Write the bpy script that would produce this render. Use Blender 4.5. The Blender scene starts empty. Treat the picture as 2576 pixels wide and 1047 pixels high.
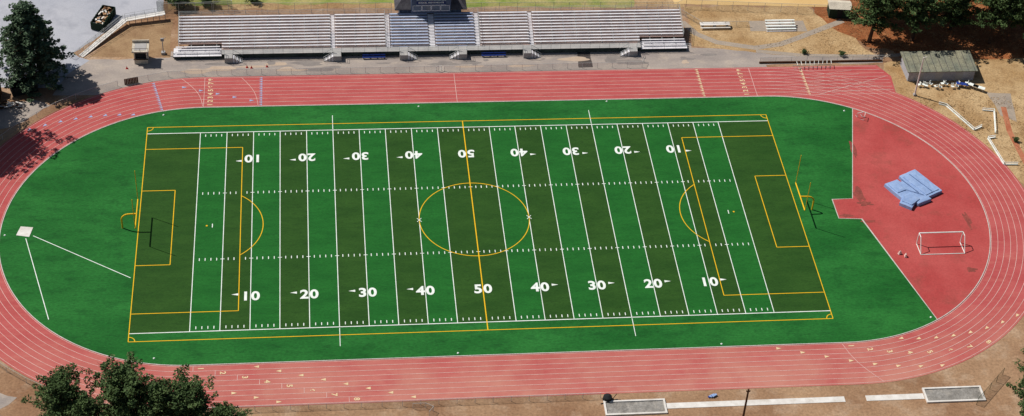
import bpy, bmesh, math, random
import numpy as np
from mathutils import Vector, noise as mn
random.seed(7)
S=bpy.context.scene
YD=0.9144
COL=bpy.context.collection

def lin(r,g,b):
    f=lambda c:(c/255/12.92) if c/255<=0.04045 else ((c/255+0.055)/1.055)**2.4
    return (f(r),f(g),f(b))

# ---------------------------------------------------------------- materials
def mat(name,c1,c2=None,scale=0.1,c3=None,scale2=1.5,fine=0.25,fscale=6.0,stretch=(1,1,1),rough=0.9,metal=0.0,bump=0.0,spec=0.2,lo=0.35,hi=0.65,amt3=0.5,lo3=0.5,hi3=0.7):
    m=bpy.data.materials.new(name);m.use_nodes=True
    nt=m.node_tree;N=nt.nodes;L=nt.links
    b=N['Principled BSDF'];b.inputs['Roughness'].default_value=rough;b.inputs['Metallic'].default_value=metal
    b.inputs['Specular IOR Level'].default_value=spec
    tc=N.new('ShaderNodeTexCoord');mp=N.new('ShaderNodeMapping');mp.inputs['Scale'].default_value=stretch
    L.new(tc.outputs['Object'],mp.inputs[0])
    def nz(sc,det=4,ro=0.6):
        n=N.new('ShaderNodeTexNoise');n.inputs['Scale'].default_value=sc;n.inputs['Detail'].default_value=det;n.inputs['Roughness'].default_value=ro
        L.new(mp.outputs[0],n.inputs['Vector']);return n
    def rng(src,a,bb,c=0.0,d=1.0):
        r=N.new('ShaderNodeMapRange');r.inputs[1].default_value=a;r.inputs[2].default_value=bb;r.inputs[3].default_value=c;r.inputs[4].default_value=d
        L.new(src,r.inputs[0]);return r.outputs[0]
    def mix(f,a,bb,bt='MIX'):
        x=N.new('ShaderNodeMix');x.data_type='RGBA';x.blend_type=bt
        if isinstance(f,(int,float)): x.inputs[0].default_value=f
        else: L.new(f,x.inputs[0])
        for i,v in ((6,a),(7,bb)):
            if isinstance(v,tuple): x.inputs[i].default_value=(*v[:3],1)
            else: L.new(v,x.inputs[i])
        return x.outputs[2]
    c2=c2 or c1
    n1=nz(scale,5)
    col=mix(rng(n1.outputs[0],lo,hi),tuple(c1),tuple(c2))
    if c3:
        n2=nz(scale2,5,0.65)
        col=mix(rng(n2.outputs[0],lo3,hi3,0,amt3),col,tuple(c3))
    nf=nz(fscale,3,0.7)
    v=rng(nf.outputs[0],0.3,0.7,1-fine,1+fine)
    mul=N.new('ShaderNodeVectorMath');mul.operation='SCALE'
    L.new(col,mul.inputs[0]);L.new(v,mul.inputs['Scale'])
    L.new(mul.outputs[0],b.inputs['Base Color'])
    if bump:
        bp=N.new('ShaderNodeBump');bp.inputs['Strength'].default_value=bump;bp.inputs['Distance'].default_value=0.1
        L.new(nf.outputs[0],bp.inputs['Height']);L.new(bp.outputs[0],b.inputs['Normal'])
    return m

M={}
M['dirt']=mat('brown_dirt',lin(134,100,74),lin(166,134,104),0.07,lin(190,168,144),0.22,0.25,2.5,bump=0.3)
M['dirt_dark']=mat('dark_dirt',lin(134,104,76),lin(164,136,102),0.15,lin(112,82,56),0.5,0.25,4)
M['drygrass']=mat('dry_grass',lin(158,126,86),lin(186,158,118),0.15,lin(124,90,56),0.5,0.32,3,bump=0.5)
M['litter']=mat('leaf_litter',lin(152,92,54),lin(120,72,42),0.2,lin(180,132,88),0.5,0.4,3,bump=0.5)
M['asphalt_light']=mat('pale_asphalt',lin(162,164,172),lin(178,178,184),0.08,lin(130,132,142),0.25,0.1,4)
M['apron']=mat('worn_concrete',lin(166,154,144),lin(144,134,128),0.14,lin(188,172,154),0.3,0.14,3,stretch=(1,2,1))
M['path']=mat('path_asphalt',lin(162,148,132),lin(148,136,124),0.3,lin(176,158,136),1,0.12,4)
M['darkmat']=mat('rubber_mat',lin(84,76,72),lin(70,64,62),0.8)
M['turf']=mat('artificial_turf',lin(20,86,30),lin(38,108,44),0.06,lin(13,68,24),0.3,0.26,1.8,stretch=(1,2.2,1),amt3=0.6,bump=0.3)
M['turf_l']=mat('turf_light',lin(22,88,30),lin(30,100,36),0.12,lin(15,72,24),0.6,0.22,2.5,stretch=(1,3,1),bump=0.3)
M['turf_d']=mat('turf_dark',lin(34,70,20),lin(44,80,26),0.12,lin(26,58,16),0.6,0.22,2.5,stretch=(1,3,1),bump=0.3)
M['white']=mat('white_paint',lin(238,240,236),lin(215,222,212),0.8,fine=0.08,rough=0.7)
M['yellow']=mat('yellow_paint',lin(236,186,24),lin(222,174,30),0.8,fine=0.08,rough=0.7)
M['laneline']=mat('lane_paint',lin(222,190,180),lin(204,166,158),0.4,fine=0.2)
M['tanmark']=mat('tan_mark',lin(224,200,158),lin(212,182,144),0.6,fine=0.1)
M['bluemark']=mat('blue_mark',lin(160,176,208),lin(146,160,192),0.6,fine=0.1)
M['curb']=mat('curb_paint',lin(200,196,188),lin(180,176,168),0.6)
M['alu']=mat('aluminium_plank',lin(228,226,228),lin(206,202,206),0.6,fine=0.12,rough=0.5)
M['plank']=mat('weathered_plank',lin(208,178,166),lin(180,150,140),0.4,lin(222,204,194),0.8,0.18,3,stretch=(1,4,4))
M['deck']=mat('deck_boards',lin(160,142,134),lin(134,120,116),0.4,fine=0.25)
M['midseat']=mat('blue_grey_seat',lin(186,196,216),lin(160,170,194),0.5,fine=0.15,rough=0.5)
M['rail']=mat('galvanised_rail',lin(174,178,176),rough=0.5,fine=0.1)
M['screen']=mat('green_screen',lin(58,70,66),lin(40,50,50),0.7)
M['darkmetal']=mat('dark_metal',lin(40,42,44),lin(28,30,32),0.8)
M['conc']=mat('concrete',lin(172,168,164),lin(152,150,148),0.6,fine=0.1)
M['concwhite']=mat('white_concrete',lin(226,222,216),lin(204,198,190),0.5,lin(180,168,152),0.8,0.08,4)
M['sand']=mat('grey_sand',lin(148,144,138),lin(122,118,112),0.5,lin(168,160,148),1.2,0.25,3,bump=0.5)
M['bwall']=mat('blue_grey_wall',lin(88,100,122),lin(78,90,112),0.6,fine=0.08)
M['shingle']=mat('roof_shingle',lin(84,82,86),lin(62,60,66),1.2,fine=0.3,fscale=5)
M['glass']=mat('dark_glass',lin(60,72,92),rough=0.2,spec=0.6)
M['navy']=mat('navy_sign',lin(40,52,96))
M['shedroof']=mat('weathered_roof',lin(142,138,116),lin(108,112,100),0.3,lin(80,76,60),0.9,0.3,4)
M['shedwall']=mat('shed_wall',lin(170,170,174),lin(150,150,156),0.5)
M['wood']=mat('wood_pole',lin(92,62,42),lin(70,48,34),1,fine=0.3)
M['debris']=mat('wood_debris',lin(196,156,116),lin(140,104,78),1.2,fine=0.35)
M['dgreen']=mat('dumpster_green',lin(38,58,42),lin(30,46,36),0.8)
M['tarp']=mat('blue_tarp',lin(142,166,204),lin(128,152,192),0.5,lin(168,186,214),1.1,0.08,3,rough=0.7)
M['seam']=mat('tarp_seam',lin(84,106,148))
M['bench']=mat('blue_bench',lin(30,56,130))
M['red_hurdle']=mat('red_paint',lin(170,40,40))
M['cream']=mat('cream_roof',lin(206,196,178),lin(182,172,156),0.6)
M['bag']=mat('canvas_bag',lin(222,196,188),lin(206,180,170),1)

def track_mat(name):
    m=mat(name,lin(166,66,68),lin(178,82,82),0.1,lin(186,108,98),0.3,0.12,3,stretch=(1,3,1),amt3=0.5)
    nt=m.node_tree;N=nt.nodes;L=nt.links;b=N['Principled BSDF']
    src=b.inputs['Base Color'].links[0].from_socket
    tc=N.new('ShaderNodeTexCoord');sp=N.new('ShaderNodeSeparateXYZ');L.new(tc.outputs['Object'],sp.inputs[0])
    nz=N.new('ShaderNodeTexNoise');nz.inputs['Scale'].default_value=0.09;nz.inputs['Detail'].default_value=7;nz.inputs['Roughness'].default_value=.65;L.new(tc.outputs['Object'],nz.inputs['Vector'])
    # dust is thickest on the southern straight
    r=N.new('ShaderNodeMapRange');r.inputs[1].default_value=-24;r.inputs[2].default_value=-38;r.inputs[3].default_value=0.15;r.inputs[4].default_value=0.85
    L.new(sp.outputs[1],r.inputs[0])
    r2=N.new('ShaderNodeMapRange');r2.inputs[1].default_value=0.35;r2.inputs[2].default_value=0.62;r2.inputs[3].default_value=0.25;r2.inputs[4].default_value=1.0
    L.new(nz.outputs[0],r2.inputs[0])
    mu=N.new('ShaderNodeMath');mu.operation='MULTIPLY';L.new(r.outputs[0],mu.inputs[0]);L.new(r2.outputs[0],mu.inputs[1])
    x=N.new('ShaderNodeMix');x.data_type='RGBA';L.new(mu.outputs[0],x.inputs[0]);L.new(src,x.inputs[6]);x.inputs[7].default_value=(*lin(190,130,114),1)
    L.new(x.outputs[2],b.inputs['Base Color'])
    return m
M['track']=track_mat('rubber_track')
M['dzone']=mat('red_rubber_infield',lin(164,64,62),lin(178,82,78),0.12,lin(136,72,62),0.2,0.12,3,amt3=0.6,lo3=0.54,hi3=0.7)

def leaf_mat(name,a,b_):
    m=bpy.data.materials.new(name);m.use_nodes=True;nt=m.node_tree;N=nt.nodes;L=nt.links;b=N['Principled BSDF']
    b.inputs['Roughness'].default_value=0.75;b.inputs['Specular IOR Level'].default_value=0.15
    g=N.new('ShaderNodeNewGeometry');tc=N.new('ShaderNodeTexCoord');nz=N.new('ShaderNodeTexNoise');nz.inputs['Scale'].default_value=0.45
    L.new(tc.outputs['Object'],nz.inputs['Vector'])
    ad=N.new('ShaderNodeMath');ad.operation='MULTIPLY_ADD';ad.inputs[1].default_value=0.5;L.new(g.outputs['Random Per Island'],ad.inputs[0])
    sc=N.new('ShaderNodeMapRange');sc.inputs[1].default_value=0.35;sc.inputs[2].default_value=0.65;sc.inputs[3].default_value=0;sc.inputs[4].default_value=0.5
    L.new(nz.outputs[0],sc.inputs[0]);L.new(sc.outputs[0],ad.inputs[2])
    x=N.new('ShaderNodeMix');x.data_type='RGBA';L.new(ad.outputs[0],x.inputs[0]);x.inputs[6].default_value=(*a,1);x.inputs[7].default_value=(*b_,1)
    L.new(x.outputs[2],b.inputs['Base Color']);return m
M['leaf']=leaf_mat('pine_foliage',(0.028,0.058,0.018),(0.10,0.15,0.05))
M['leaf2']=leaf_mat('cedar_foliage',(0.035,0.07,0.038),(0.12,0.175,0.10))
M['bark']=mat('bark',lin(88,66,50),lin(64,48,38),1.0,fine=0.3)
def link_mat(name,col,al):
    m=bpy.data.materials.new(name);m.use_nodes=True;nt=m.node_tree
    b=nt.nodes['Principled BSDF'];b.inputs['Base Color'].default_value=(*col,1);b.inputs['Roughness'].default_value=0.6
    b.inputs['Alpha'].default_value=al
    return m
M['link']=link_mat('chain_link',(0.28,0.28,0.27),0.18)
M['net']=link_mat('green_netting',(0.05,0.12,0.07),0.3)

# ---------------------------------------------------------------- mesh builder
class MB:
    def __init__(s): s.v=[];s.f=[];s.mi=[];s.mats=[]
    def m(s,k):
        if k not in s.mats: s.mats.append(k)
        return s.mats.index(k)
    def add(s,vs,fs,k):
        o=len(s.v);s.v+= [tuple(a) for a in vs];i=s.m(k)
        for f in fs: s.f.append(tuple(o+j for j in f));s.mi.append(i)
    def box(s,x0,x1,y0,y1,z0,z1,k,rot=0,piv=None):
        vs=[(x,y,z) for z in(z0,z1) for y in(y0,y1) for x in(x0,x1)]
        if rot:
            c,sn=math.cos(rot),math.sin(rot);px,py=piv or ((x0+x1)/2,(y0+y1)/2)
            vs=[(px+(x-px)*c-(y-py)*sn,py+(x-px)*sn+(y-py)*c,z) for x,y,z in vs]
        s.add(vs,[(0,2,3,1),(4,5,7,6),(0,1,5,4),(1,3,7,5),(3,2,6,7),(2,0,4,6)],k)
    def tube(s,p,q,r,k,r2=None,n=6):
        p=Vector(p);q=Vector(q);d=(q-p);
        if d.length<1e-6:return
        d.normalize();u=d.orthogonal().normalized();w=d.cross(u);r2=r if r2 is None else r2
        vs=[];
        for i in range(n):
            a=2*math.pi*i/n;e=u*math.cos(a)+w*math.sin(a)
            vs.append(p+e*r)
        for i in range(n):
            a=2*math.pi*i/n;e=u*math.cos(a)+w*math.sin(a)
            vs.append(q+e*r2)
        fs=[(i,(i+1)%n,n+(i+1)%n,n+i) for i in range(n)]+[tuple(range(n-1,-1,-1)),tuple(range(n,2*n))]
        s.add(vs,fs,k)
    def beam(s,p,q,w,h,k):
        p=Vector(p);q=Vector(q);d=(q-p).normalized();u=Vector((-d.y,d.x,0))
        if u.length<1e-4:u=Vector((1,0,0))
        u=u.normalized()*w/2;t=d.cross(u).normalized()*h/2
        vs=[p+u+t,p-u+t,p-u-t,p+u-t,q+u+t,q-u+t,q-u-t,q+u-t]
        s.add(vs,[(3,2,1,0),(4,5,6,7),(0,1,5,4),(1,2,6,5),(2,3,7,6),(3,0,4,7)],k)
    def poly(s,pts,z,k):
        s.add([(a,b,z) for a,b in pts],[tuple(range(len(pts)))],k)
    def line(s,pts,w,z,k,closed=False):
        P=[Vector((a,b)) for a,b in pts];n=len(P);Lf=[];Rt=[]
        for i in range(n):
            if closed: a=P[i-1];b=P[(i+1)%n]
            else: a=P[max(0,i-1)];b=P[min(n-1,i+1)]
            d=(b-a).normalized();nn=Vector((-d.y,d.x))*w/2
            if 0<i<n-1 or closed:
                d1=(P[i]-P[i-1]).normalized();c=max(0.5,abs(d1.dot(d)));nn/=c
            Lf.append(P[i]+nn);Rt.append(P[i]-nn)
        vs=[(p.x,p.y,z) for p in Lf]+[(p.x,p.y,z) for p in Rt]
        fs=[]
        for i in range(n if closed else n-1):
            j=(i+1)%n;fs.append((i,n+i,n+j,j))
        s.add(vs,fs,k)
    def obj(s,name,parent=None,tri=False,smooth=False):
        me=bpy.data.meshes.new(name);me.from_pydata(s.v,[],s.f)
        for k in s.mats: me.materials.append(M[k])
        me.polygons.foreach_set('material_index',s.mi)
        if smooth: me.polygons.foreach_set('use_smooth',[True]*len(s.f))
        me.update()
        if tri:
            bm=bmesh.new();bm.from_mesh(me);bmesh.ops.triangulate(bm,faces=bm.faces[:]);bmesh.ops.recalc_face_normals(bm,faces=bm.faces[:]);bm.to_mesh(me);bm.free()
        o=bpy.data.objects.new(name,me);COL.objects.link(o)
        if parent:o.parent=parent
        return o
def empty(name,loc=(0,0,0)):
    o=bpy.data.objects.new(name,None);COL.objects.link(o);o.location=loc;return o

def jag(pts,step=1.5,amp=0.5,seed=0):
    out=[];n=len(pts)
    for i in range(n):
        a=Vector(pts[i]);b=Vector(pts[(i+1)%n]);L=(b-a).length;k=max(1,int(L/step));d=(b-a)/max(L,1e-6);nn=Vector((-d.y,d.x))
        for j in range(k):
            p=a+(b-a)*j/k;w=mn.noise(Vector((p.x*0.35,p.y*0.35,seed*3.1)))*amp*2+ (mn.noise(Vector((p.x*1.3,p.y*1.3,seed*5.7)))*amp*0.7)
            p=p+nn*w;out.append((p.x,p.y))
    return out
def sheet(name,pts,z,k,j=0,step=1.5,seed=0):
    b=MB();b.poly(jag(pts,step,j,seed) if j else pts,z,k)
    return b.obj(name,tri=True)
def inside(x,y,P):
    c=False;n=len(P)
    for i in range(n):
        x1,y1=P[i];x2,y2=P[i-1]
        if (y1>y)!=(y2>y) and x<(x2-x1)*(y-y1)/(y2-y1)+x1:c=not c
    return c

# ---------------------------------------------------------------- ground
CL,CR,RI=-45.3,55.7,31.5
def oval(r,n=64,cl=CL,cr=CR):
    pts=[]
    for i in range(n+1):
        a=-math.pi/2+math.pi*i/n;pts.append((cr+r*math.cos(a),r*math.sin(a)))
    for i in range(n+1):
        a=math.pi/2+math.pi*i/n;pts.append((cl+r*math.cos(a),r*math.sin(a)))
    return pts
sheet('ground',[(-1500,-1200),(1500,-1200),(1500,2500),(-1500,2500)],0.0,'dirt')
sheet('parking_pavement',[(-110,40),(-70,38),(-62,40),(-58,42),(-67,46.5),(-69.5,48.5),(-61.2,58.6),(-54,60),(-54,95),(-110,95)],0.006,'asphalt_light',0.15)
sheet('paved_apron',[(-72,36),(-62,36),(-50,38),(58,38),(58,41.4),(80.5,41.2),(81,43.2),(66,43.5),(60,44.5),(50,46.6),(45,47),(45,48.5),(-52,48.5),(-52,46.6),(-66,46.4),(-70,42)],0.012,'apron',0.2)
sheet('dirt_strip',[(-53,62),(46,60.5),(46,110),(-53,110)],0.006,'drygrass',0.4) 
M['lawn']=mat('patchy_lawn',lin(122,138,62),lin(168,156,102),0.2,lin(88,114,46),0.5,0.25,3)
sheet('lawn',[(-52,63.4),(-38,63.2),(-10,63),(-10,110),(-52,110)],0.012,'lawn',0.5,seed=2)
sheet('lawn',[(2.5,61.4),(36,60.7),(38,110),(2.5,110)],0.012,'lawn',0.4,seed=3)
M['infield']=mat('infield_dirt',lin(216,184,128),lin(202,166,110),0.1,fine=0.06)
sheet('infield_dirt',[(44,61.5),(77,59.5),(80,110),(44,110)],0.018,'infield',0.15)
sheet('leaf_litter_ground',[(70,57),(76,49),(80.5,46),(84,43),(98,41),(150,20),(150,120),(72,120)],0.006,'litter',0.8,seed=5)
sheet('dry_grass_ground',[(80.5,41),(81,31),(87,24),(93,14),(97,3),(97,-10),(150,-20),(150,40),(98,42)],0.009,'drygrass',0.5,seed=6)
sheet('dry_grass_ground',[(57,43.5),(80,43),(77,49),(73,53),(70,60),(46,60.5),(45,47.3),(50,47)],0.009,'drygrass',0.4,seed=7)
sheet('dirt_patch',[(-66.5,47),(-52,46.8),(-52,58.3),(-60,57.2)],0.014,'dirt_dark',0.3,seed=8)
b=MB()
b.line([(44.5,55.5),(46.5,51.5),(50,48.6),(57,46.6),(62,47.6),(66.2,49.7),(71,52.3),(76,55)],1.3,0.018,'path')
b.line([(57,45.6),(66,43.9),(80,43.3),(88,43.8)],1.0,0.022,'path')
b.poly([(57.2,52.0),(68.3,51.6),(68.2,55.2),(57.6,55.4)],0.026,'path')
b.obj('footpath')
sheet('rubber_mat_path',[(22.7,41.4),(25.4,41.4),(25.4,46.2),(23.0,46.2)],0.02,'darkmat',0.08,0.5)
sheet('concrete_slab',[(97.6,31.5),(102,31),(100.6,22.5),(98.2,24.5)],0.02,'path',0.2)
M['rust']=mat('rust_path',lin(160,92,64),lin(180,120,90),0.5,fine=0.15)
b=MB();b.line([(99.5,27),(98.4,20),(98.5,12),(99,4)],1.0,0.026,'rust');b.obj('rust_strip_path')
sheet('concrete_slab',[(-90,22),(-76,28.5),(-72,33),(-75,35),(-92,31)],0.016,'apron',0.3)
sheet('concrete_slab',[(-90,-32),(-76,-34),(-70,-37),(-74,-40),(-92,-38)],0.016,'apron',0.3)
M['stain']=mat('damp_stain',lin(126,118,114),lin(138,130,124),0.5,fine=0.15)
M['dust']=mat('dust_wash',lin(186,166,146),lin(176,156,136),0.5,fine=0.15)
rs=random.Random(21);b=MB();zz=0.0155
for i in range(30):
    x=rs.uniform(-50,56);y=rs.uniform(42,45);a=rs.uniform(.5,3.2);c=rs.uniform(.2,.7);pts=[]
    for t in range(18):
        an=t*math.pi/9;q=1+.45*mn.noise(Vector((math.cos(an)*1.3+i*7,math.sin(an)*1.3,i)));pts.append((x+a*q*math.cos(an),y+c*q*math.sin(an)))
    b.poly(pts,zz+i*0.00024,'stain' if i%3 else 'dust')
b.obj('pavement_stains')

# ---------------------------------------------------------------- track
b=MB();out=oval(RI+8.95);b.poly(out,0.03,'track');b.obj('running_track',tri=True)
sheet('running_track_chute',[(55.7,31.4),(80.4,31.1),(80.9,37.0),(79.0,40.45),(55.7,40.45)],0.036,'track')
b=MB();b.poly(oval(RI),0.042,'turf');b.obj('artificial_turf',tri=True)
dz=[(71.2,27.4),(65.1,2.6),(61.5,2.5),(61.5,-2.4),(65.4,-2.7),(71.6,-27.1)]
arc=[];a0=math.atan2(-27.1,71.6-CR);a1=math.atan2(27.4,71.2-CR)
for i in range(49):
    a=a0+(a1-a0)*i/48;arc.append((CR+(RI)*math.cos(a),RI*math.sin(a)))
b=MB();b.poly(dz+arc[1:-1],0.048,'dzone');b.obj('red_rubber_infield',tri=True)
M['dstain']=mat('scuffed_rubber',lin(128,66,58),lin(150,74,66),0.8,lin(96,62,54),1.5,0.25,3)
b=MB();rs=random.Random(4)
for i,(x,y,a,c) in enumerate(((66.6,3.6,1.0,1.6),(67.0,1.2,1.3,.6),(63.0,-1.8,1.0,.4),(83.5,-3.5,.5,2.2),(68.5,16,.4,2.5),(66.2,-3.4,1.2,.35),(80.5,-16,1.0,.5))):
    pts=[]
    for t in range(22):
        an=t*math.pi/11;q=1+.7*mn.noise(Vector((math.cos(an)*1.6+i*5,math.sin(an)*1.6,i)));pts.append((x+a*q*math.cos(an),y+c*q*math.sin(an)))
    b.poly(pts,0.054+i*.0005,'dstain')
b.obj('rubber_scuffs')
b=MB()
b.line(dz,0.12,0.064,'curb');
b.obj('turf_edging')
b=MB();n=len(oval(RI));pi=oval(RI-0.05);po=oval(RI+0.08)
vs=[(x,y,0.04) for x,y in pi]+[(x,y,0.10) for x,y in pi]+[(x,y,0.10) for x,y in po]+[(x,y,0.04) for x,y in po]
fs=[]
for i in range(n):
    j=(i+1)%n
    for k in range(3): fs.append((k*n+i,k*n+j,(k+1)*n+j,(k+1)*n+i))
b.add(vs,fs,'curb');b.obj('track_curb')
LW=1.05;R0=31.75
def lanes_mesh():
    b=MB()
    for i in range(0,9):
        b.line(oval(R0+i*LW),0.065,0.05,'laneline',closed=True)
    for i in range(0,9):
        y=R0+i*LW
        b.line([(55.7,y),(80.3 if i<6 else 80.3-(i-5)*0.5,y)],0.065,0.056,'laneline')
    def across(x,k='laneline',w=0.08,sgn=1): b.line([(x,sgn*R0),(x,sgn*(R0+8*LW))],w,0.056,k)
    for x in(-45.45,-0.5,54.45): across(x)
    def curve(p,q,bow,w=0.07,z=0.056):
        pts=[]
        for i in range(13):
            t=i/12;x=p[0]+(q[0]-p[0])*t+bow*math.sin(math.pi*t);y=p[1]+(q[1]-p[1])*t;pts.append((x,y))
        b.line(pts,w,z,'laneline')
    curve((-49.6,40.1),(-45.6,31.9),0.9);curve((-38.9,40.1),(-35.9,31.9),0.7)
    curve((55.0,-31.8),(59.6,-40.1),-0.7);curve((80,37),(66,31.8),-0.2,z=0.062);
    for k in range(6): curve((79.8-k*1.2,33+k*1.2),(62+k*1.0,32.2+k*1.1),0.0,0.05,0.066+k*.004)
    for k in range(8):
        x=-43.8+3.3*k;y=-(R0+(k)*LW);b.line([(x-1.1,y),(x-1.1,y-LW)],0.07,0.056,'laneline')
    return b.obj('track_lane_lines')
lanes_mesh()
def tri(b,x,y,ang,L,W,k,z=0.06):
    c,s=math.cos(ang),math.sin(ang);P=[(L/2,0),(-L/2,W/2),(-L/2,-W/2)]
    b.poly([(x+a*c-d*s,y+a*s+d*c) for a,d in P],z,k)
b=MB()
for i in range(8):
    yc=R0+(i+.5)*LW
    tri(b,-35.5+3.31*i,-yc,math.pi,0.8,0.55,'tanmark')
    for x in(44.45,64.1): 
        tri(b,x,yc+.3,math.pi,0.65,0.4,'tanmark');tri(b,x+.1,yc-.25,math.pi,0.55,0.34,'tanmark')
    a=math.radians(-90+16+ (47.3-16)/7*i);tri(b,CR+yc*math.cos(a),yc*math.sin(a),a-math.pi/2,0.8,0.55,'tanmark')
    s=44.8+3.6*i
    if s<CR: tri(b,s,-yc,0,0.8,0.55,'tanmark')
    else:
        a=-math.pi/2+(s-CR)/yc;tri(b,CR+yc*math.cos(a),yc*math.sin(a),a+math.pi/2,0.8,0.55,'tanmark')
    for k in range(2):
        tri(b,-35.5,yc-.26+.52*k,math.pi,0.6,0.34,'bluemark')
        a=math.radians(90+13.5);rr=yc-.26+.52*k;tri(b,CL+rr*math.cos(a),rr*math.sin(a),a+math.pi/2,0.6,0.34,'bluemark')
    if i>=4: tri(b,-42+3.3*(i-4),-yc,0,0.8,0.55,'tanmark')
    a=math.radians(90+22.5+(48.6-22.5)/7*i);tri(b,CL+yc*math.cos(a),yc*math.sin(a),a+math.pi/2,0.8,0.55,'bluemark')
    if 1<=i<=5:
        tri(b,-37+ -3.0*(i-1),yc,0,0.8,0.55,'bluemark')
b.obj('track_marks')

# ---------------------------------------------------------------- field
b=MB();Wd=26.667*YD
for i in range(-12,12):
    xa=i*5*YD;xb=(i+1)*5*YD
    k=i if i>=0 else -i-1
    dark=True if k>=10 else (k%2==0)
    b.poly([(xa,-Wd),(xb,-Wd),(xb,Wd),(xa,Wd)],0.05,'turf_d' if dark else 'turf_l')
b.obj('field_turf_bands')
b=MB();LWD=0.14;zl=0.056
def L(x0,y0,x1,y1,w=LWD,k='white',z=None): b.line([(x0*YD,y0*YD),(x1*YD,y1*YD)],w,zl if z is None else z,k)
for i in range(-10,11):
    if i==0: continue
    L(i*5,-26.667,i*5,26.667,w=0.12)
L(-60,26.667,60,26.667,w=0.15,z=0.060);L(-60,-26.667,60,-26.667,w=0.15,z=0.060)
for x in range(-49,50):
    if x%5==0:
        for y in(8.89,-8.89): L(x-.35,y,x+.35,y,w=0.12,z=0.060)
        continue
    for y in(8.89,-8.89): L(x,y-.33,x,y+.33,w=0.13)
    L(x,26.1,x,25.45,w=0.13);L(x,-26.1,x,-25.45,w=0.13)
for x in(-25,25):
    L(x,26.9,x,31.2,w=0.11);L(x,-26.9,x,-31.2,w=0.11)
L(-47,-.5,-47,.5);L(47,-.5,47,.5)
for x in(-10,10):
    L(x-.4,-.5,x+.4,.5,w=0.1,z=0.074);L(x-.4,.5,x+.4,-.5,w=0.1,z=0.078)
for sx in(-1,1):
    for y in(1,-1):
        for xx in(40,30,20,10):
            tri(b,sx*(xx*YD+2.45),y*(17.0-0.55),0 if sx>0 else math.pi,1.05,0.5,'white',z=0.064)
b.obj('white_field_lines')
b=MB();yw=0.13
def LY(x0,y0,x1,y1,z=0.066): L(x0,y0,x1,y1,w=yw,k='yellow',z=z)
SY=28.6
LY(-60,SY,60,SY);LY(-60,-SY,60,-SY);LY(-60,-SY,-60,SY,0.070);LY(60,-SY,60,SY,0.070)
b.line([(0,-SY*YD),(0,SY*YD)],0.17,0.070,'yellow')
for s in(-1,1):
    LY(s*60,22,s*42,22);LY(s*60,-22,s*42,-22);LY(s*42,-22,s*42,22,0.070)
    LY(s*60,10,s*54,10);LY(s*60,-10,s*54,-10);LY(s*54,-10,s*54,10,0.070)
    a=math.acos(0.6)
    b.line([( s*(48*YD)-s*10*YD*math.cos(-a+2*a*i/24),10*YD*math.sin(-a+2*a*i/24)) for i in range(25)],yw,0.066,'yellow')
    L(s*48-.15,0,s*48+.15,0,w=0.3,k='yellow',z=0.066)
    for t in(-1,1):
        b.line([(s*60*YD-s*1.0*math.cos(q*math.pi/16),t*SY*YD-t*1.0*math.sin(q*math.pi/16)) for q in range(9)],yw,0.062,'yellow')
b.line([(10*YD*math.cos(i*math.pi/48),10*YD*math.sin(i*math.pi/48)) for i in range(96)],yw,0.062,'yellow',closed=True)
b.obj('yellow_field_lines')

def text(name,body,x,y,rot,size,k,z,spacing=1.0,off=0.0,parent=None,euler=None,ext=0.0,sx=1.0):
    c=bpy.data.curves.new(name,'FONT');c.body=body;c.size=size;c.align_x='CENTER';c.align_y='CENTER';c.space_character=spacing;c.offset=off;c.extrude=ext
    c.materials.append(M[k]);o=bpy.data.objects.new(name,c);COL.objects.link(o);o.location=(x,y,z);o.rotation_euler=euler or (0,0,rot);o.scale=(sx,1,1)
    if parent:o.parent=parent
    return o
fn=empty('field_numbers')
for s in(-1,1):
    for d in(10,20,30,40):
        x=s*(50-d)*YD
        text('numeral',str(d),x,-17.0,0,2.7,'white',0.082,1.14,0.085,fn)
        text('numeral',str(d),x,17.1,math.pi,2.7,'white',0.082,1.14,0.085,fn)
text('numeral','50',0,-17.0,0,2.7,'white',0.082,1.14,0.085,fn);text('numeral','50',0,17.1,math.pi,2.7,'white',0.082,1.14,0.085,fn)
tn=empty('track_lane_numbers')
for i in range(8):
    yc=R0+(i+.5)*LW;c=str(i+1)
    for x in(-44.3,52.6): text('lane_number',c,x,yc,math.pi/2,1.25,'tanmark',0.064,1,0.035,tn)
    text('lane_number',c,-43.8+3.3*i,-yc,-math.pi/2,1.2,'tanmark',0.064,1,0.035,tn)
    a=math.radians(-90+1+4.85*i);text('lane_number',c,CR+yc*math.cos(a),yc*math.sin(a),a,1.2,'tanmark',0.064,1,0.035,tn)

b=MB();b.add([(-73.7,1.0,.1),(-71.7,.7,.1),(-72.1,-1.6,.1),(-74.2,-1.1,.1),(-73.7,1.0,.04),(-71.7,.7,.04),(-72.1,-1.6,.04),(-74.2,-1.1,.04)],[(3,2,1,0),(0,1,5,4),(1,2,6,5),(2,3,7,6),(3,0,4,7)],'concwhite');b.obj('throwing_pad')
b=MB();b.line([(-72.6,-1.9),(-67.2,-20.7)],0.12,0.05,'white');b.line([(-71.5,-1.3),(-55.4,-11.9)],0.12,0.05,'white');b.obj('throwing_sector_lines')

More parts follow.
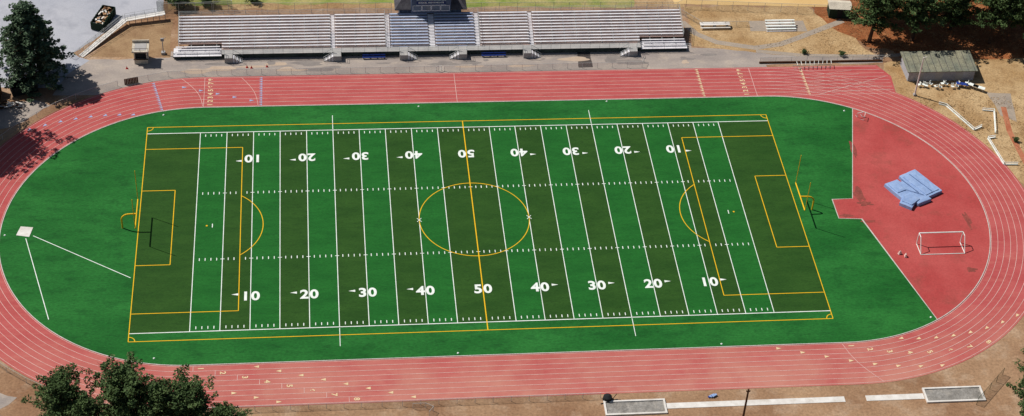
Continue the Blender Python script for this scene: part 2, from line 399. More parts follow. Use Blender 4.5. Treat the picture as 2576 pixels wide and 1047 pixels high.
# ---------------------------------------------------------------- goalposts
def goalpost(s):
    e=empty('football_goalpost',(s*57.4,0,0))
    b=MB();dx=-s*2.5
    b.tube((0,0,0.04),(0,0,1.9),0.13,'yellow',n=10)
    pr=Vector((0,0,1.9))
    for i in range(1,7):
        a=i/6*math.pi/2;p=Vector((dx*0.5*(1-math.cos(a)),0,1.9+1.1*math.sin(a)));b.tube(pr,p,0.13,'yellow',n=10);pr=p
    b.tube(pr,(dx,0,3.05),0.13,'yellow',n=10)
    b.obj('gooseneck',e)
    b=MB();b.tube((dx,-3.56,3.05),(dx,3.56,3.05),0.11,'yellow',n=8);b.obj('crossbar',e)
    for t in(-1,1):
        b=MB();b.tube((dx,t*3.56,3.05),(dx,t*3.56,9.1),0.055,'yellow',n=8);b.obj('upright',e)
goalpost(-1);goalpost(1)

# soccer goal
e=empty('soccer_goal',(0,0,0));b=MB();r=0.08;z0=0.05
xl,xr,yf,yb=73.1,80.6,-9.3,-12.0
for x in(xl,xr):
    b.tube((x,yf,z0),(x,yf,2.45),r,'white');b.tube((x,yf,z0+.04),(x,yb,z0+.04),r*.8,'white');b.tube((x,yf,2.45),(x,yf-1.0,2.45),r*.8,'white');b.tube((x,yf-1.0,2.45),(x,yb,z0),r*.8,'white')
b.tube((xl,yf,2.45),(xr,yf,2.45),r*1.3,'white');b.tube((xl,yb,z0+.04),(xr,yb,z0+.04),r*.8,'white')
b.obj('frame',e)
# pole vault mat: crisp tarp-covered cushions
e=empty('pole_vault_mat')
def cushion(name,P,z0,z1,amp,flare,k='tarp',seed=0):
    bm=bmesh.new();vs=[bm.verts.new((x,y,z1)) for x,y in P];bm.faces.new(vs)
    bmesh.ops.triangulate(bm,faces=bm.faces[:])
    bmesh.ops.subdivide_edges(bm,edges=bm.edges[:],cuts=6,use_grid_fill=True)
    be=[e_ for e_ in bm.edges if e_.is_boundary];bv={v for e_ in be for v in e_.verts}
    cx=sum(p[0] for p in P)/len(P);cy=sum(p[1] for p in P)/len(P)
    low={}
    for v in bv:
        d=Vector((v.co.x-cx,v.co.y-cy,0)).normalized()*flare
        low[v]=bm.verts.new((v.co.x+d.x,v.co.y+d.y,z0))
    for v in list(bm.verts):
        if v in low or v.co.z>z0+.01:
            q=Vector((v.co.x*.9,v.co.y*.9,seed));v.co.z+=amp*(mn.noise(q)+.8*(0.35-abs(mn.noise(q*1.6+Vector((3,3,3))))))
            if v in low: v.co.z-=.05
    for e_ in be:
        a,c=e_.verts;bm.faces.new((a,c,low[c],low[a]))
    bmesh.ops.recalc_face_normals(bm,faces=bm.faces[:])
    me=bpy.data.meshes.new(name);bm.to_mesh(me);bm.free();me.materials.append(M[k]);o=bpy.data.objects.new(name,me);COL.objects.link(o);o.parent=e;return o
PP=[(71.4,5.5),(73.9,6.6),(74.3,5.9),(75.0,6.3),(74.5,7.5),(77.8,9.2),(81.0,3.4),(78.2,1.9),(78.5,1.3),(75.9,.1),(75.6,.7),(74.5,-.9),(72.7,.5),(73.4,1.7),(72.6,3.1)]
cushion('cover',PP,0.05,0.70,0.07,0.05)
cushion('front_pad',[(71.9,5.1),(73.5,5.8),(74.7,3.7),(73.0,2.9)],0.6,0.90,0.03,0.02,seed=2)
cushion('side_pad',[(73.7,2.2),(75.5,2.9),(76.4,1.2),(74.6,-.3),(73.2,.8)],0.6,0.88,0.03,0.02,seed=3)
cushion('top_pad',[(75.0,7.1),(77.6,8.6),(80.4,3.6),(77.8,2.2)],0.6,0.86,0.06,0.02,seed=4)
b=MB()
for p,q in(((74.75,3.6,.84),(77.4,2.2,.82)),((74.6,6.4,.79),(76.6,2.9,.83)),((76.3,7.6,.93),(79.0,3.0,.93))): b.beam(p,q,.08,.04,'seam')
b.obj('seams',e)
for k,(x,y) in enumerate(((69.6,-11.6),(70.4,-12.3))):
    b=MB();
    for i in range(5): b.box(-.32+.04*i,.32-.04*i,-.18+.02*i,.18-.02*i,.05+.11*i,.16+.11*i,'bag')
    b.tube((-.15,0,.6),(.15,0,.68),.04,'bag');o=b.obj('equipment_bag');o.location=(x,y,0);o.rotation_euler=(0,0,k+.4)

# ---------------------------------------------------------------- bleachers
e=empty('bleachers',(0,0,0))
NR=11;DY=0.65;DZ=0.215;Y0=47.2;ZB=1.15
XL,XR=-50.4,43.4;MX0,MX1=-12.6,4.9;EL,ER=-42.6,35.0
bs=MB();bd=MB();bf=MB()
def row(k,x0,x1,seat):
    y=Y0+k*DY;z=ZB+k*DZ
    bd.box(x0,x1,y,y+DY-0.02,z-0.05,z,'deck')
    bd.box(x0,x1,y+DY-0.02,y+DY,z-0.05,z+DZ-0.05,seat if seat!='alu' else 'plank')
    bs.box(x0+.05,x1-.05,y+.28,y+.60,z+.40,z+.44,'alu' if seat=='alu' else seat)
    bs.box(x0+.05,x1-.05,y+.02,y+.24,z+.004,z+.03,'plank' if seat=='alu' else seat)
    x=x0+.3
    while x<x1: bs.box(x,x+.06,y+.40,y+.46,z,z+.40,'rail');x+=1.8
for k in range(NR):
    segs=[(EL if k<2 else XL,MX0,'alu'),(MX0+.9,-4.6,'midseat'),(-3.4,MX1-.9,'midseat'),(MX1,ER if k<2 else XR,'alu')]
    for x0,x1,m_ in segs:
        cuts=[c for c in(-22.3,14.6) if x0<c<x1]
        xs=x0
        for c in cuts: row(k,xs,c-.4,m_);xs=c+.4
        row(k,xs,x1,m_)
    for c,w in((-22.3,.38),(14.6,.38),(MX0+.45,.42),(-4.0,.55),(MX1-.45,.42)):
        y=Y0+k*DY;z=ZB+k*DZ
        bd.box(c-w,c+w,y,y+DY*.5,z-.05,z+.01,'alu');bd.box(c-w,c+w,y+DY*.5,y+DY,z+.06,z+.12,'alu')
bs.obj('seats',e);bd.obj('treads',e)
YB=Y0+NR*DY;ZT=ZB+NR*DZ
bf.box(XL,XR,YB+.0,YB+.5,ZT-.07,ZT-.02,'deck')
def rail(b,p,q,h=1.05,sp=1.8,n=3,k='rail',r=.03):
    p=Vector(p);q=Vector(q);L_=(q-p).length;m_=max(1,int(L_/sp))
    for i in range(m_+1):
        a=p+(q-p)*i/m_;b.tube(a,a+Vector((0,0,h)),r,k,n=4)
    for j in range(n):
        z=Vector((0,0,h*(j+1)/n));b.tube(p+z,q+z,r*.9,k,n=4)
rail(bf,(XL,YB+.5,ZT),(-9.8,YB+.5,ZT),.95,2.0,3)
rail(bf,(2.1,YB+.5,ZT),(XR,YB+.5,ZT),.95,2.0,3)
for x in(XL,XR): 
    rail(bf,(x,Y0+2*DY,ZB+2*DZ),(x,YB+.5,ZT),1.1,1.5,3)
for x in(MX0,MX1): rail(bf,(x,Y0,ZB),(x,YB,ZT),1.0,1.5,2)
bf.box(EL,ER,Y0-1.35,Y0,ZB-.08,ZB-.01,'conc')
bf.box(XL-.9,EL-.003,45.9,Y0+2*DY,ZB-.5,ZB-.42,'alu');bf.box(ER+.003,XR+.4,45.9,Y0+2*DY,ZB-.5,ZB-.42,'alu')
for (xa,xb) in((XL-.9,EL),(ER,XR+.4)):
    for k in range(3): bf.box(xa+.4,xb-.3,46.6+k*.6,46.6+k*.6+.28,ZB-.1+k*.15,ZB-.05+k*.15,'alu')
    rail(bf,(xa,45.95,ZB-.45),(xb,45.95,ZB-.45),1.05,1.8,3)
    bf.box(xa+.1,xb-.1,46.0,46.05,.05,ZB-.55,'screen')
stairs=[(-41.3,1),(-21.6,-1),(-9.4,1),(1.5,-1),(13.5,1),(33.4,-1)]
prev=EL
for x,s in stairs:
    if x-.8>prev: rail(bf,(prev,Y0-1.32,ZB),(x-.8,Y0-1.32,ZB),1.05,1.8,3)
    prev=x+.8
rail(bf,(prev,Y0-1.32,ZB),(ER,Y0-1.32,ZB),1.05,1.8,3)
bf.box(EL+.1,ER-.1,Y0-1.25,Y0-1.2,0.25,ZB-.09,'screen')
for x in np.arange(XL,XR,2.3):
    for k in(2,5,8,10): bf.tube((x,Y0+k*DY,0.0),(x,Y0+k*DY,ZB+k*DZ-.06),.05,'rail',n=4)
    bf.beam((x,Y0,ZB-.15),(x,YB,ZT-.15),.08,.12,'rail')
bf.obj('frame',e)
for i,(x,s) in enumerate(stairs):
    b=MB();b.box(x-.75,x+.75,44.6,Y0-1.36,0.012,ZB-.015,'conc')
    for k in range(6):
        xa=x+s*(.75+.28*k);xb=x+s*(.75+.28*(k+1));b.box(min(xa,xb),max(xa,xb),44.65,45.75,0.012,ZB-.17*(k+1)-.0,'conc' if k%2 else 'alu')
    rail(b,(x-.72,44.65,ZB),(x+.72,44.65,ZB),1.0,1.2,2);rail(b,(x-.72*s,44.65,ZB),(x-.72*s,45.8,ZB),1.0,1.0,2)
    b.tube((x+s*.75,44.63,ZB+1),(x+s*2.5,44.63,1.0),.035,'rail');b.tube((x+s*2.5,44.63,0),(x+s*2.5,44.63,1.0),.035,'rail')
    b.tube((x+s*.75,45.77,ZB+1),(x+s*2.5,45.77,1.0),.035,'rail')
    b.obj('stairs',e)
for x0,x1 in((-17,-12.8),(5.0,9.5)):
    b=MB();y=45.0;b.box(x0,x1,y,y+.35,.42,.47,'bench');b.box(x0,x1,y+.4,y+.45,.6,.85,'bench')
    for x in np.linspace(x0+.2,x1-.2,4): b.box(x-.04,x+.04,y+.05,y+.4,.012,.42,'darkmetal')
    b.obj('team_bench')

# press box
e=empty('press_box',(-3.9,0,0));b=MB()
hw=5.8;yf,yb=YB+.45,YB+5.0;EV=4.55
b.box(-hw,hw,yf,yb,0.01,EV,'bwall')
for x in np.arange(-hw+.6,hw,.9): b.box(x-.02,x+.02,yf-.02,yf-.003,2.6,EV-.2,'rail')
b.obj('walls',e)
b=MB()
rw=hw+.95;yr=yf-.5;ybk=yb+.5;rz=EV+2.6;ym=(yr+ybk)/2
b.add([(-rw,yr,EV),(rw,yr,EV),(rw,ybk,EV),(-rw,ybk,EV),(-rw+2.6,ym,rz),(rw-2.6,ym,rz),(-rw,yr,EV-.18),(rw,yr,EV-.18),(rw,ybk,EV-.18),(-rw,ybk,EV-.18)],
 [(0,1,5,4),(1,2,5),(2,3,4,5),(3,0,4),(0,6,7,1),(1,7,8,2),(2,8,9,3),(3,9,6,0),(6,9,8,7)],'shingle');b.obj('roof',e)
b=MB();fw=3.7;fy=yf-.65
b.box(-fw,fw,fy,ym,3.75,7.3,'bwall')
b.obj('booth_front',e)
b=MB();b.box(-fw-.25,fw+.25,fy-.3,ym+1,7.3,7.45,'shingle')
for i in range(4):
    x0=-fw+.35+i*1.75;b.box(x0,x0+1.5,fy-.03,fy-.003,4.45,5.45,'glass')
    b.box(x0-.06,x0+1.56,fy-.08,fy-.034,4.30,4.44,'alu');b.box(x0-.06,x0+1.56,fy-.06,fy-.034,5.46,5.56,'alu')
    for xx in(x0-.1,x0+1.51): b.box(xx,xx+.09,fy-.06,fy-.034,4.445,5.455,'alu')
b.obj('windows',e)
b=MB();b.box(-2.7,2.7,fy-.12,fy-.004,5.75,6.65,'navy')
for z in(5.69,6.655): b.box(-2.75,2.75,fy-.14,fy-.004,z,z+.05,'white')
b.obj('sign_board',e)
text('sign_lettering','SOQUEL HIGH KNIGHTS',0,fy-.13,0,.5,'white',6.2,1,.008,e,(math.pi/2,0,0),sx=.86)

# ---------------------------------------------------------------- fences
def fence(name,pts,h=1.2,sp=2.6,top=True,mesh=True,k='rail',mk='link'):
    b=MB()
    for i in range(len(pts)-1):
        p=Vector((*pts[i],0));q=Vector((*pts[i+1],0));L_=(q-p).length;m_=max(1,int(L_/sp))
        for j in range(m_+(i==len(pts)-2)):
            a=p+(q-p)*j/m_;b.tube(a,a+Vector((0,0,h)),.035,k,n=5)
        if top:b.tube(p+Vector((0,0,h)),q+Vector((0,0,h)),.028,k,n=4)
        if mesh:b.add([p,q,q+Vector((0,0,h-.03)),p+Vector((0,0,h-.03))],[(0,1,2,3)],mk)
    return b.obj(name)
def arcp(c,r,a0,a1,n):return [(c+r*math.cos(math.radians(a0+(a1-a0)*i/n)),r*math.sin(math.radians(a0+(a1-a0)*i/n))) for i in range(n+1)]
fence('chain_link_fence',[(-3.2,41.0),(-30,41.0),(-46,41.1),(-52,40.8),(-59,39.0)])
fence('chain_link_fence',[(-2.2,41.0),(15,41.1),(34.5,41.2),(35.1,42.6)])
fence('chain_link_fence',arcp(CL,41.3,112,200,16))
fence('chain_link_fence',arcp(CL,41.5,208,262,10))
fence('chain_link_fence',[(-46,-41.2),(-20,-41.3),(-14,-41.3),(15.6,-41.2)],1.1)
fence('chain_link_fence',[(-12.5,-41.9),(-10.6,-41.9),(-9.5,-42.6),(-10.2,-43.6)],1.1,1.0)
fence('chain_link_fence',[(57,42.0),(66,42.1),(80.6,42.0)],1.1)
fence('chain_link_fence',[(-54,60.6),(-20,60.0),(-11,59.8)],2.4,3)
fence('chain_link_fence',[(2.6,59.4),(20,59.2),(44,58.6),(46,60.0)],2.4,3)
fence('chain_link_fence',[(-69.5,46.8),(-61.8,58.4),(-53.6,60.0)],1.1,2)
fence('chain_link_fence',[(46,60.0),(58,58.8),(74,57.4)],2.0,3)
fence('chain_link_fence',[(44.2,58.5),(48,53.8),(57,53.6)],1.2,2)
fence('chain_link_fence',[(72.5,-45.5),(75.5,-42.5),(78.5,-39.5)],1.5,1.5,mk='net',k='dgreen')
fence('batting_net',[(-55,61.5),(-53,64),(-47,64.8),(-42,63.2),(-41,61.4),(-48,61.0),(-55,61.5)],2.2,2.5,mk='net')
b=MB()
for i in range(9): b.box(-59.6+i*.27,-59.6+i*.27+.25,38.6+i*.07,38.66+i*.07,.02,1.3,'wood')
b.obj('wooden_fence_panel')
b=MB();b.box(56.8,80.4,41.55,41.8,0.0,.35,'wood');b.obj('retaining_wall')

# ramp
e=empty('access_ramp');b=MB()
pts=[(-68.0,47.4,.05),(-60.6,57.4,1.0),(-53.4,58.9,1.4)]
for i in range(2):
    p=Vector(pts[i]);q=Vector(pts[i+1]);b.beam(p,q,1.1,.1,'concwhite')
    d=(q-p).normalized();u=Vector((-d.y,d.x,0))*.6
    for s in(-1,1): rail(b,p+u*s,q+u*s,.95,1.5,2)
    for t in np.linspace(0.1,1,7):
        c=p+(q-p)*t;b.tube((c.x,c.y,0),(c.x,c.y,c.z),.06,'rail')
b.obj('ramp_deck',e)

# ticket booth
e=empty('ticket_booth',(-57.0,46.0,0));b=MB()
b.box(-1.2,1.2,-1.2,1.2,.01,1.1,'cream');
for sx in(-1,1):
    for sy in(-1,1): b.box(sx*1.1-.1,sx*1.1+.1,sy*1.1-.1,sy*1.1+.1,1.1,2.7,'cream')
b.box(-1.0,1.0,-1.0,1.0,1.1,2.7,'darkmetal');b.box(-1.3,1.3,-1.45,-1.2,1.1,1.18,'wood');b.obj('walls',e)
b=MB();b.box(-1.5,1.5,-1.5,1.5,2.7,2.95,'cream');b.box(-1.05,1.05,-1.05,1.05,2.95,3.0,'conc')
b.box(-1.5,1.5,1.3,1.5,2.95,3.5,'cream')
for x in(-1.4,0,1.4): b.tube((x,-1.4,2.95),(x,-1.4,3.6),.04,'wood')
b.tube((-1.4,-1.4,3.6),(1.4,-1.4,3.6),.04,'wood');b.obj('roof',e)
b=MB();b.tube((0,0,0),(0,0,3.4),.09,'conc');b.box(-.3,.3,-.12,.12,2.9,3.5,'conc');b.box(-.35,.35,-.35,.35,.01,.5,'conc');b.tube((0,0,3.4),(0.6,0,3.7),.05,'conc');o=b.obj('speaker_post');o.location=(-53.2,47.8,0)

# dumpster
def dumpster(x,y,rot,L_=5.2,W=2.2,H=1.5,fill='debris',k='dgreen'):
    e=empty('dumpster',(x,y,0));e.rotation_euler=(0,0,rot);b=MB();t=.08
    b.box(-L_/2,L_/2,-W/2,W/2,.15,.25,k)
    b.box(-L_/2,L_/2,-W/2,-W/2+t,.25,H,k);b.box(-L_/2,L_/2,W/2-t,W/2,.25,H,k);b.box(-L_/2,-L_/2+t,-W/2+t,W/2-t,.25,H,k);b.box(L_/2-t,L_/2,-W/2+t,W/2-t,.25,H,k)
    for i in range(8):
        xx=-L_/2+.3+i*(L_-.6)/7
        for s in(-1,1): b.box(xx-.05,xx+.05,s*(W/2+.05)-.047,s*(W/2+.05)+.047,.2,H-.02,k)
    for sx in(-1,1):
        for sy in(-1,1): b.tube((sx*L_*.4,sy*W*.35-.1,.1),(sx*L_*.4,sy*W*.35+.1,.1),.1,'darkmetal')
    b.obj('shell',e)
    if fill:
        b=MB();rs=random.Random(3)
        for i in range(70):
            p=Vector((rs.uniform(-L_/2+.4,L_/2-.4),rs.uniform(-W/2+.3,W/2-.3),rs.uniform(.9,H+.25)));a=rs.uniform(0,6.3);l=rs.uniform(.3,.9)
            d=Vector((math.cos(a),math.sin(a),rs.uniform(-.4,.4)))*l*.5;b.beam(p-d,p+d,rs.uniform(.1,.35),.06,rs.choice(['debris','concwhite','wood','debris']))
        b.obj('debris',e)
dumpster(-64.7,58.2,math.radians(72),6.0,2.5,1.7)
e=empty('storage_shed',(75.6,57.2,0));e.rotation_euler=(0,0,math.radians(-6));b=MB();b.box(-2,2,-1.4,1.4,.01,2.2,'dgreen');b.box(-.5,.5,-1.44,-1.405,.05,1.9,'darkmetal');b.obj('walls',e)
b=MB();b.add([(-2.2,-1.6,2.2),(2.2,-1.6,2.2),(2.2,1.6,2.2),(-2.2,1.6,2.2),(-2.2,0,2.8),(2.2,0,2.8)],[(0,1,5,4),(2,3,4,5),(1,2,5),(3,0,4),(0,3,2,1)],'cream');b.obj('roof',e)
e=empty('equipment_shed',(89.9,37.9,0));b=MB();b.box(-6.3,6.3,-2.6,2.6,.01,2.3,'shedwall')
for x in(-4.2,-.5,3.4): b.box(x-.7,x+.7,-2.63,-2.603,.05,2.0,'conc')
b.obj('walls',e)
b=MB();b.add([(-6.7,-2.85,2.3),(6.7,-2.85,2.3),(6.7,3.0,2.75),(-6.7,3.0,2.75),(-6.7,-2.85,2.15),(6.7,-2.85,2.15),(6.7,3.0,2.6),(-6.7,3.0,2.6)],[(0,1,2,3),(7,6,5,4),(0,4,5,1),(1,5,6,2),(2,6,7,3),(3,7,4,0)],'shedroof')
for i in range(11):
    x=-6.2+i*1.24;b.beam((x,-2.85,2.33),(x,3.0,2.78),.06,.04,'shingle')
b.obj('roof',e)
def chair_mesh():
    b=MB()
    for sx in(-.22,.22):
        for sy in(-.22,.22): b.tube((sx,sy,0),(sx,sy,.45),.025,'rail',n=4)
        b.tube((sx,.22,.45),(sx,.28,.95),.025,'rail',n=4)
    b.box(-.25,.25,-.25,.25,.45,.5,'white');b.box(-.24,.24,.22,.26,.62,.95,'white');return b
base=None;rs=random.Random(5)
for i in range(13):
    if base is None: base=o=chair_mesh().obj('folding_chair')
    else: o=bpy.data.objects.new('folding_chair',base.data);COL.objects.link(o)
    o.location=(85.2+i*.78+rs.uniform(-.2,.2),33.4+rs.uniform(-.7,.5),0.01);o.rotation_euler=(0,0,rs.uniform(0,6.3));o.scale=(1.1,1.1,1.1)
for k,(x,y,r_) in enumerate(((95.3,32.9,-.6),(96.3,32.2,-.6),(93.4,33.3,-.3))):
    b=MB();b.box(-1.1,1.1,-.4,.4,.7,.75,'white' if k<2 else 'bench')
    for sx in(-.9,.9):
        for sy in(-.3,.3): b.tube((sx,sy,0),(sx,sy,.7),.03,'rail')
    o=b.obj('folding_table');o.location=(x,y,.01);o.rotation_euler=(0,0,r_)

b=MB();b.tube((0,0,0),(0,0,8.6),.16,'concwhite',.11,8);b.box(-.25,.25,-.25,.25,0,.4,'conc');b.tube((0,0,8.6),(.6,0,8.75),.06,'concwhite');o=b.obj('light_pole');o.location=(83.8,31.0,0)
b=MB();b.tube((0,0,0),(0,0,9.5),.2,'wood',.14,8);b.beam((-.3,0,9.0),(.3,0,9.0),.1,.12,'wood');b.tube((-.25,0,9.05),(-.25,0,9.25),.05,'darkmetal');b.tube((.25,0,9.05),(.25,0,9.25),.05,'darkmetal');o=b.obj('utility_pole');o.location=(35.3,-49.3,0)

hb=MB()
for s in(-.5,.5): hb.box(s-.03,s+.03,-.05,.6,.0,.06,'rail');hb.tube((s,0,.03),(s,0,.95),.03,'rail')
hb.box(-.6,.6,-.03,.03,.88,.98,'white');base=None
for i in range(9):
    if base is None: base=o=hb.obj('hurdle')
    else: o=bpy.data.objects.new('hurdle',base.data);COL.objects.link(o)
    o.location=(63.6+i*.82,40.2+.03*i,.04);o.rotation_euler=(0,0,math.radians(80+rs.uniform(-8,8)))
for x,y,r_ in((71.9,25.0,.3),(72.6,24.4,1.2),(-3.2,41.2,.1)):
    o=bpy.data.objects.new('hurdle',base.data);COL.objects.link(o);o.location=(x,y,.05);o.rotation_euler=(0,0,r_)

e=empty('small_bleacher',(63.2,53.0,0));b=MB()
for k in range(4):
    b.box(-2.9,2.9,-1.1+k*.65,-1.1+k*.65+.3,.4+k*.22,.45+k*.22,'white')
    b.box(-2.9,2.9,-1.35+k*.65,-1.35+k*.65+.2,.1+k*.22,.14+k*.22,'alu')
for x in(-2.6,0,2.6):
    b.beam((x,-1.3,.05),(x,1.2,1.0),.06,.06,'rail');b.tube((x,1.1,.0),(x,1.1,1.0),.04,'rail');b.tube((x,-1.2,.0),(x,-1.2,.3),.04,'rail')
b.obj('seats',e)
b=MB();b.box(-2.9,2.9,-.5,.5,.7,.8,'concwhite');
for x in(-2.4,0,2.4): b.box(x-.2,x+.2,-.3,.3,0,.7,'conc')
b.box(-2.9,2.9,-1,-.7,.4,.46,'concwhite');o=b.obj('long_table');o.location=(50.5,53.6,0)

def pit(name,x0,x1,y0,y1,t=.28):
    e=empty(name);b=MB();h=.25
    b.box(x0,x1,y0,y0+t,.0,h,'concwhite');b.box(x0,x1,y1-t,y1,.0,h,'concwhite');b.box(x0,x0+t,y0+t,y1-t,.0,h,'concwhite');b.box(x1-t,x1,y0+t,y1-t,.0,h,'concwhite');b.obj('concrete_border',e)
    b=MB();nx,ny=30,10;vs=[];fs=[]
    for i in range(nx+1):
        for j in range(ny+1):
            x=x0+t+(x1-x0-2*t)*i/nx;y=y0+t+(y1-y0-2*t)*j/ny;vs.append((x,y,.09+.07*mn.noise(Vector((x*.9,y*.9,0)))))
    for i in range(nx):
        for j in range(ny):
            a=i*(ny+1)+j;fs.append((a,a+ny+1,a+ny+2,a+1))
    b.add(vs,fs,'sand');b.obj('sand',e)
pit('long_jump_pit',15.9,25.2,-44.9,-42.0);pit('long_jump_pit',65.0,74.2,-44.8,-41.8)
b=MB();b.box(25.3,52.6,-43.9,-42.8,0,.06,'concwhite');b.obj('jump_runway')
b=MB();b.box(55.9,64.9,-43.9,-42.8,0,.06,'concwhite');b.obj('jump_runway')
b=MB();b.tube((0,0,0),(0,0,.7),.75,'darkmetal',.65,12);b.tube((0,0,.7),(0,0,.95),.65,'darkmetal',.2,12);b.box(-1.2,1.6,-.5,-.4,.02,.12,'darkmetal',.3);b.tube((.8,0,.1),(1.4,.3,.9),.05,'darkmetal');o=b.obj('tarp_covered_drum');o.location=(16.6,-41.6,0);
b=MB();
for i in range(6): b.beam((-.5+i*.15,-.2+.1*(i%2),.12+.03*i),(.3+i*.1,.25,.15+.05*(i%3)),.3,.12,'tarp' if i%3 else 'bench')
o=b.obj('folded_tarp');o.location=(32.4,-41.8,0)

# white barrier frames lying in the dry grass (paired rails with cross pieces)
for seg in([(87.6,28.2),(88.8,27.6),(91.9,20.4),(93.6,21.3)],[(95.2,26.1),(97.3,25.8),(95.6,19.4)],[(95.2,18.2),(93.7,17.9),(94.4,10.6),(96.9,10.5)]):
    b=MB()
    for i in range(len(seg)-1):
        p=Vector((*seg[i],.12));q=Vector((*seg[i+1],.12));d=(q-p).normalized();u=Vector((-d.y,d.x,0))*.16
        b.beam(p,q,.2,.14,'white');b.beam(p+Vector((0,0,.45)),q+Vector((0,0,.45)),.1,.08,'white')
        m_=max(1,int((q-p).length/1.6))
        for j in range(m_+1):
            a=p+(q-p)*j/m_;b.tube(a,a+Vector((0,0,.45)),.04,'white')
    b.obj('white_barrier_rail')
b=MB();rs=random.Random(9)
for i in range(26):
    x=-79+rs.uniform(-1.8,1.8);y=33.2+rs.uniform(-.8,.8);a=rs.uniform(-.6,.9);d=Vector((math.cos(a),math.sin(a),rs.uniform(-.1,.1)))*rs.uniform(.5,1.3);p=Vector((x,y,rs.uniform(.1,.8)));b.beam(p-d,p+d,.25,.08,rs.choice(['wood','debris','concwhite']))
b.obj('lumber_pile')
dumpster(-77.0,37.4,math.radians(20),4.5,2.4,1.8,None,'darkmetal')
e=empty('storage_container',(-82.5,34.5,0));b=MB();b.box(-1.6,1.6,-3,3,.01,2.2,'wood');b.box(-1.7,1.7,-3.1,3.1,2.2,2.3,'shedroof');b.obj('body',e)
for x,y in((-38,43.2),(-37.2,43.0),(-34.4,43.3),(-59.5,43.5)):
    b=MB();b.box(-.2,.2,-.2,.2,.012,.05,'red_hurdle');b.tube((0,0,.05),(0,0,.55),.14,'red_hurdle',.03,8);o=b.obj('traffic_cone');o.location=(x,y,0)
for x,y in ((-52.3,29.6),(-7.5,30.6),(26.5,31.0),(-50.8,-29.8),(-5,-30.9),(36,-30.9),(69.5,26.8),(70.7,-26.6),(-76,-1)):
    b=MB();b.tube((0,0,.045),(0,0,.12),.17,'white',.14,10);b.tube((0,0,.12),(0,0,.2),.06,'white');o=b.obj('sprinkler_head');o.location=(x,y,0)

# ---------------------------------------------------------------- trees
def tree_mesh(name,h,r,kind,seed,nb=110,leaf=0.42,dens=26,bare=.12):
    rng=np.random.default_rng(seed);b=MB()
    segs=8;rad0=h*.022+.08
    bend=rng.uniform(-.3,.3,2);pts=[]
    for i in range(segs+1):
        t=i/segs;pts.append(Vector((bend[0]*math.sin(t*3),bend[1]*math.sin(t*2.4),h*t*.97)))
    for i in range(segs): b.tube(pts[i],pts[i+1],rad0*(1-i/segs*.9),'bark',rad0*(1-(i+1)/segs*.9),7)
    def trunkp(t):
        f=t*segs;i=min(segs-1,int(f));return pts[i].lerp(pts[i+1],f-i)
    C=[];Rr=[]
    for i in range(nb):
        t=bare+(1-bare)*((i+.5)/nb)**(0.85 if kind=='cedar' else .9)
        if kind=='cedar': prof=(1-t)**.62*1.0+.05
        else:
            u=(t-.42)/.62;prof=math.sqrt(max(0.02,1-u*u))*(.75+.25*math.sin(i*1.7))
        az=i*2.39996+rng.uniform(-.4,.4);Lb=r*prof*rng.uniform(.62,1.12)
        if rng.random()<.12: Lb*=1.15
        up=(-.12 if kind=='cedar' else .28)+rng.uniform(-.12,.15)+(.45*t if kind!='cedar' else .2*t)
        p0=trunkp(min(.99,t));d=Vector((math.cos(az),math.sin(az),up))
        p1=p0+d*Lb
        b.tube(p0,p1,.035+.05*(1-t)*r/5,'bark',.015,4)
        ncl=max(2,int(Lb/.75))
        for c in range(ncl):
            f=.3+.75*(c+rng.uniform(0,.8))/ncl
            q=p0.lerp(p1,min(1.05,f));sp=.35+.2*Lb*f
            q=q+Vector((rng.normal(0,sp*.35),rng.normal(0,sp*.35),rng.normal(0,.2)))
            C.append(q);Rr.append(rng.uniform(.4,.85)*(.8 if kind=='cedar' else 1.05)*(.6+.5*min(1,r/5)))
    C=np.array([tuple(c) for c in C]);Rr=np.array(Rr);n=len(C)*dens
    ci=np.repeat(np.arange(len(C)),dens)
    dirv=rng.normal(size=(n,3));dirv/=np.linalg.norm(dirv,axis=1)[:,None]
    P=C[ci]+dirv*(Rr[ci]*rng.uniform(.3,1.0,n)**.6)[:,None]*np.array([1,1,.55])
    P=P[P[:,2]>.3];n=len(P)
    a=rng.normal(size=(n,3));a[:,2]*=.45;a/=np.linalg.norm(a,axis=1)[:,None]
    c=rng.normal(size=(n,3));c[:,2]*=.6;c-=a*(a*c).sum(1)[:,None];c/=np.linalg.norm(c,axis=1)[:,None]
    s=(leaf*rng.uniform(.6,1.3,n))[:,None]
    V=np.stack([P-a*s*.5,P+c*s*.25,P+a*s*.5,P-c*s*.25],1).reshape(-1,3)
    o=len(b.v);b.v+= [tuple(x) for x in V.tolist()];mi=b.m('leaf2' if kind=='cedar' else 'leaf')
    for i in range(n): b.f.append((o+4*i,o+4*i+1,o+4*i+2,o+4*i+3))
    b.mi+=[mi]*n
    me=bpy.data.meshes.new(name);me.from_pydata(b.v,[],b.f)
    for k in b.mats: me.materials.append(M[k])
    me.polygons.foreach_set('material_index',b.mi);me.update();return me
T={'cedar':tree_mesh('cedar',16,6.4,'cedar',1,190,.5,34,.04),
   'pineA':tree_mesh('pineA',12,5.0,'pine',2,125,.45,38,.12),
   'pineB':tree_mesh('pineB',11,4.4,'pine',3,115,.45,38,.10),
   'pineC':tree_mesh('pineC',15,5.8,'pine',4,95,.5,30,.28)}
def tree(name,me,x,y,s=1,rot=0,sw=None):
    o=bpy.data.objects.new(name,T[me]);COL.objects.link(o);o.location=(x,y,0);sw=sw or s;o.scale=(sw,sw,s);o.rotation_euler=(0,0,rot);return o
tree('cedar_tree','cedar',-75.6,41.0,1.02,.3,1.12)
tree('pine_tree','pineC',-88.5,28,1.25,1)
tree('pine_tree','pineC',-90.5,23,1.15,2)
tree('pine_tree','pineC',-90,36,1.0,2)
tree('pine_tree','pineA',-62.2,-44.6,.97,2,.85)
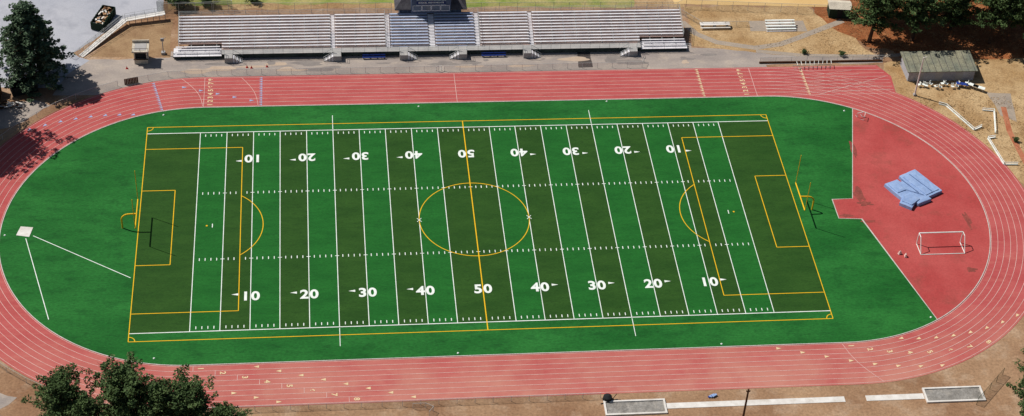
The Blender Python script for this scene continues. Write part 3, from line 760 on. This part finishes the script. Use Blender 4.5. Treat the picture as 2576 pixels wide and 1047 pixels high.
tree('pine_tree','pineB',-58.6,-47.6,.95,.4,.8)
tree('pine_tree','pineA',-53.2,-44.6,1.06,.2,1.0)
tree('pine_tree','pineB',-48.6,-47,1.05,1.4,.95)
tree('pine_tree','pineA',-44.8,-45.8,.88,3.1,.88)
tree('pine_tree','pineB',-39.6,-49.3,.82,2.1,.8)
tree('pine_tree','pineC',-80,-50,.9,4)
tree('pine_tree','pineC',79.5,48.0,.82,0,1.0)
tree('pine_tree','pineA',84.0,55.5,1.1,2.6)
tree('pine_tree','pineC',88.0,48.2,.9,1.6,1.05)
tree('pine_tree','pineC',92,58,1.05,2.6)
tree('pine_tree','pineA',96.5,51.5,1.05,4.4)
tree('pine_tree','pineC',101,58,1.1,3.6)
tree('pine_tree','pineC',103,47,.95,.9)
tree('pine_tree','pineA',108,53,1.2,1.3)
tree('pine_tree','pineC',110,62,1.2,5)
tree('pine_tree','pineC',109,44,1.0,5.6)
tree('pine_tree','pineA',113,38,1.1,5.3)
tree('pine_tree','pineA',81.2,-47.0,.95,2.3)
tree('pine_tree','pineB',79.8,-51,1.0,2)
T['shrub']=tree_mesh('shrub',2.2,2.4,'pine',8,40,.4,26,.02)
for x,y,s in((-51,62.5,1.1),(-46,63.2,.8),(-37,64,.6),(73,43.6,.35),(66,44.6,.3),(98.5,17,.3)): tree('shrub','shrub',x,y,s,x)

def tufts(name,poly,n,seed,k='drygrass',h=.12):
    rs=random.Random(seed);b=MB();xs=[p[0] for p in poly];ys=[p[1] for p in poly];c=0
    while c<n:
        x=rs.uniform(min(xs),max(xs));y=rs.uniform(min(ys),max(ys))
        if not inside(x,y,poly):continue
        if mn.noise(Vector((x*.3,y*.3,seed)))<-.1: continue
        c+=1
        for j in range(3):
            a=rs.uniform(0,6.3);w=rs.uniform(.04,.1);hh=h*rs.uniform(.5,1.3);d=Vector((math.cos(a)*w,math.sin(a)*w,0));l=Vector((rs.uniform(-.1,.1),rs.uniform(-.1,.1),hh));p=Vector((x+rs.uniform(-.15,.15),y+rs.uniform(-.15,.15),.0))
            b.add([p-d,p+d,p+l],[(0,1,2)],k)
    b.obj(name)
tufts('dry_grass_tufts',[(82.5,30),(88,24),(94,14),(98,3),(98,-8),(112,-8),(112,31),(98,33)],3000,1)
tufts('dry_grass_tufts',[(58,44.5),(79,43.5),(100,42),(118,42),(118,64),(76,62),(74,54),(66,50),(57,47)],2500,2)

# ---------------------------------------------------------------- light
sd=Vector((-.71,.40,1.0)).normalized()
w=bpy.data.worlds.new('World');S.world=w;w.use_nodes=True;nt=w.node_tree;bg=nt.nodes['Background']
sk=nt.nodes.new('ShaderNodeTexSky');sk.sky_type='NISHITA';sk.sun_disc=False
sk.sun_elevation=math.asin(sd.z);sk.sun_rotation=math.atan2(sd.x,sd.y);nt.links.new(sk.outputs[0],bg.inputs[0]);bg.inputs[1].default_value=0.052
ld=bpy.data.lights.new('sun','SUN');ld.energy=4.6;ld.angle=math.radians(.5);ld.color=(1,.96,.9)
lo_=bpy.data.objects.new('sun',ld);COL.objects.link(lo_);lo_.rotation_euler=sd.to_track_quat('Z','Y').to_euler()
S.view_settings.view_transform='Standard';S.view_settings.look='None';S.view_settings.exposure=0
# ---------------------------------------------------------------- camera
cd=bpy.data.cameras.new('camera');cam=bpy.data.objects.new('camera',cd);COL.objects.link(cam)
cam.location=(-24.9273,-220.9563,195.4113);cam.rotation_euler=(0.856,-0.0497,-0.0968)
cd.sensor_width=36;cd.lens=62.67;cd.clip_end=6000;cd.clip_start=1
S.camera=cam
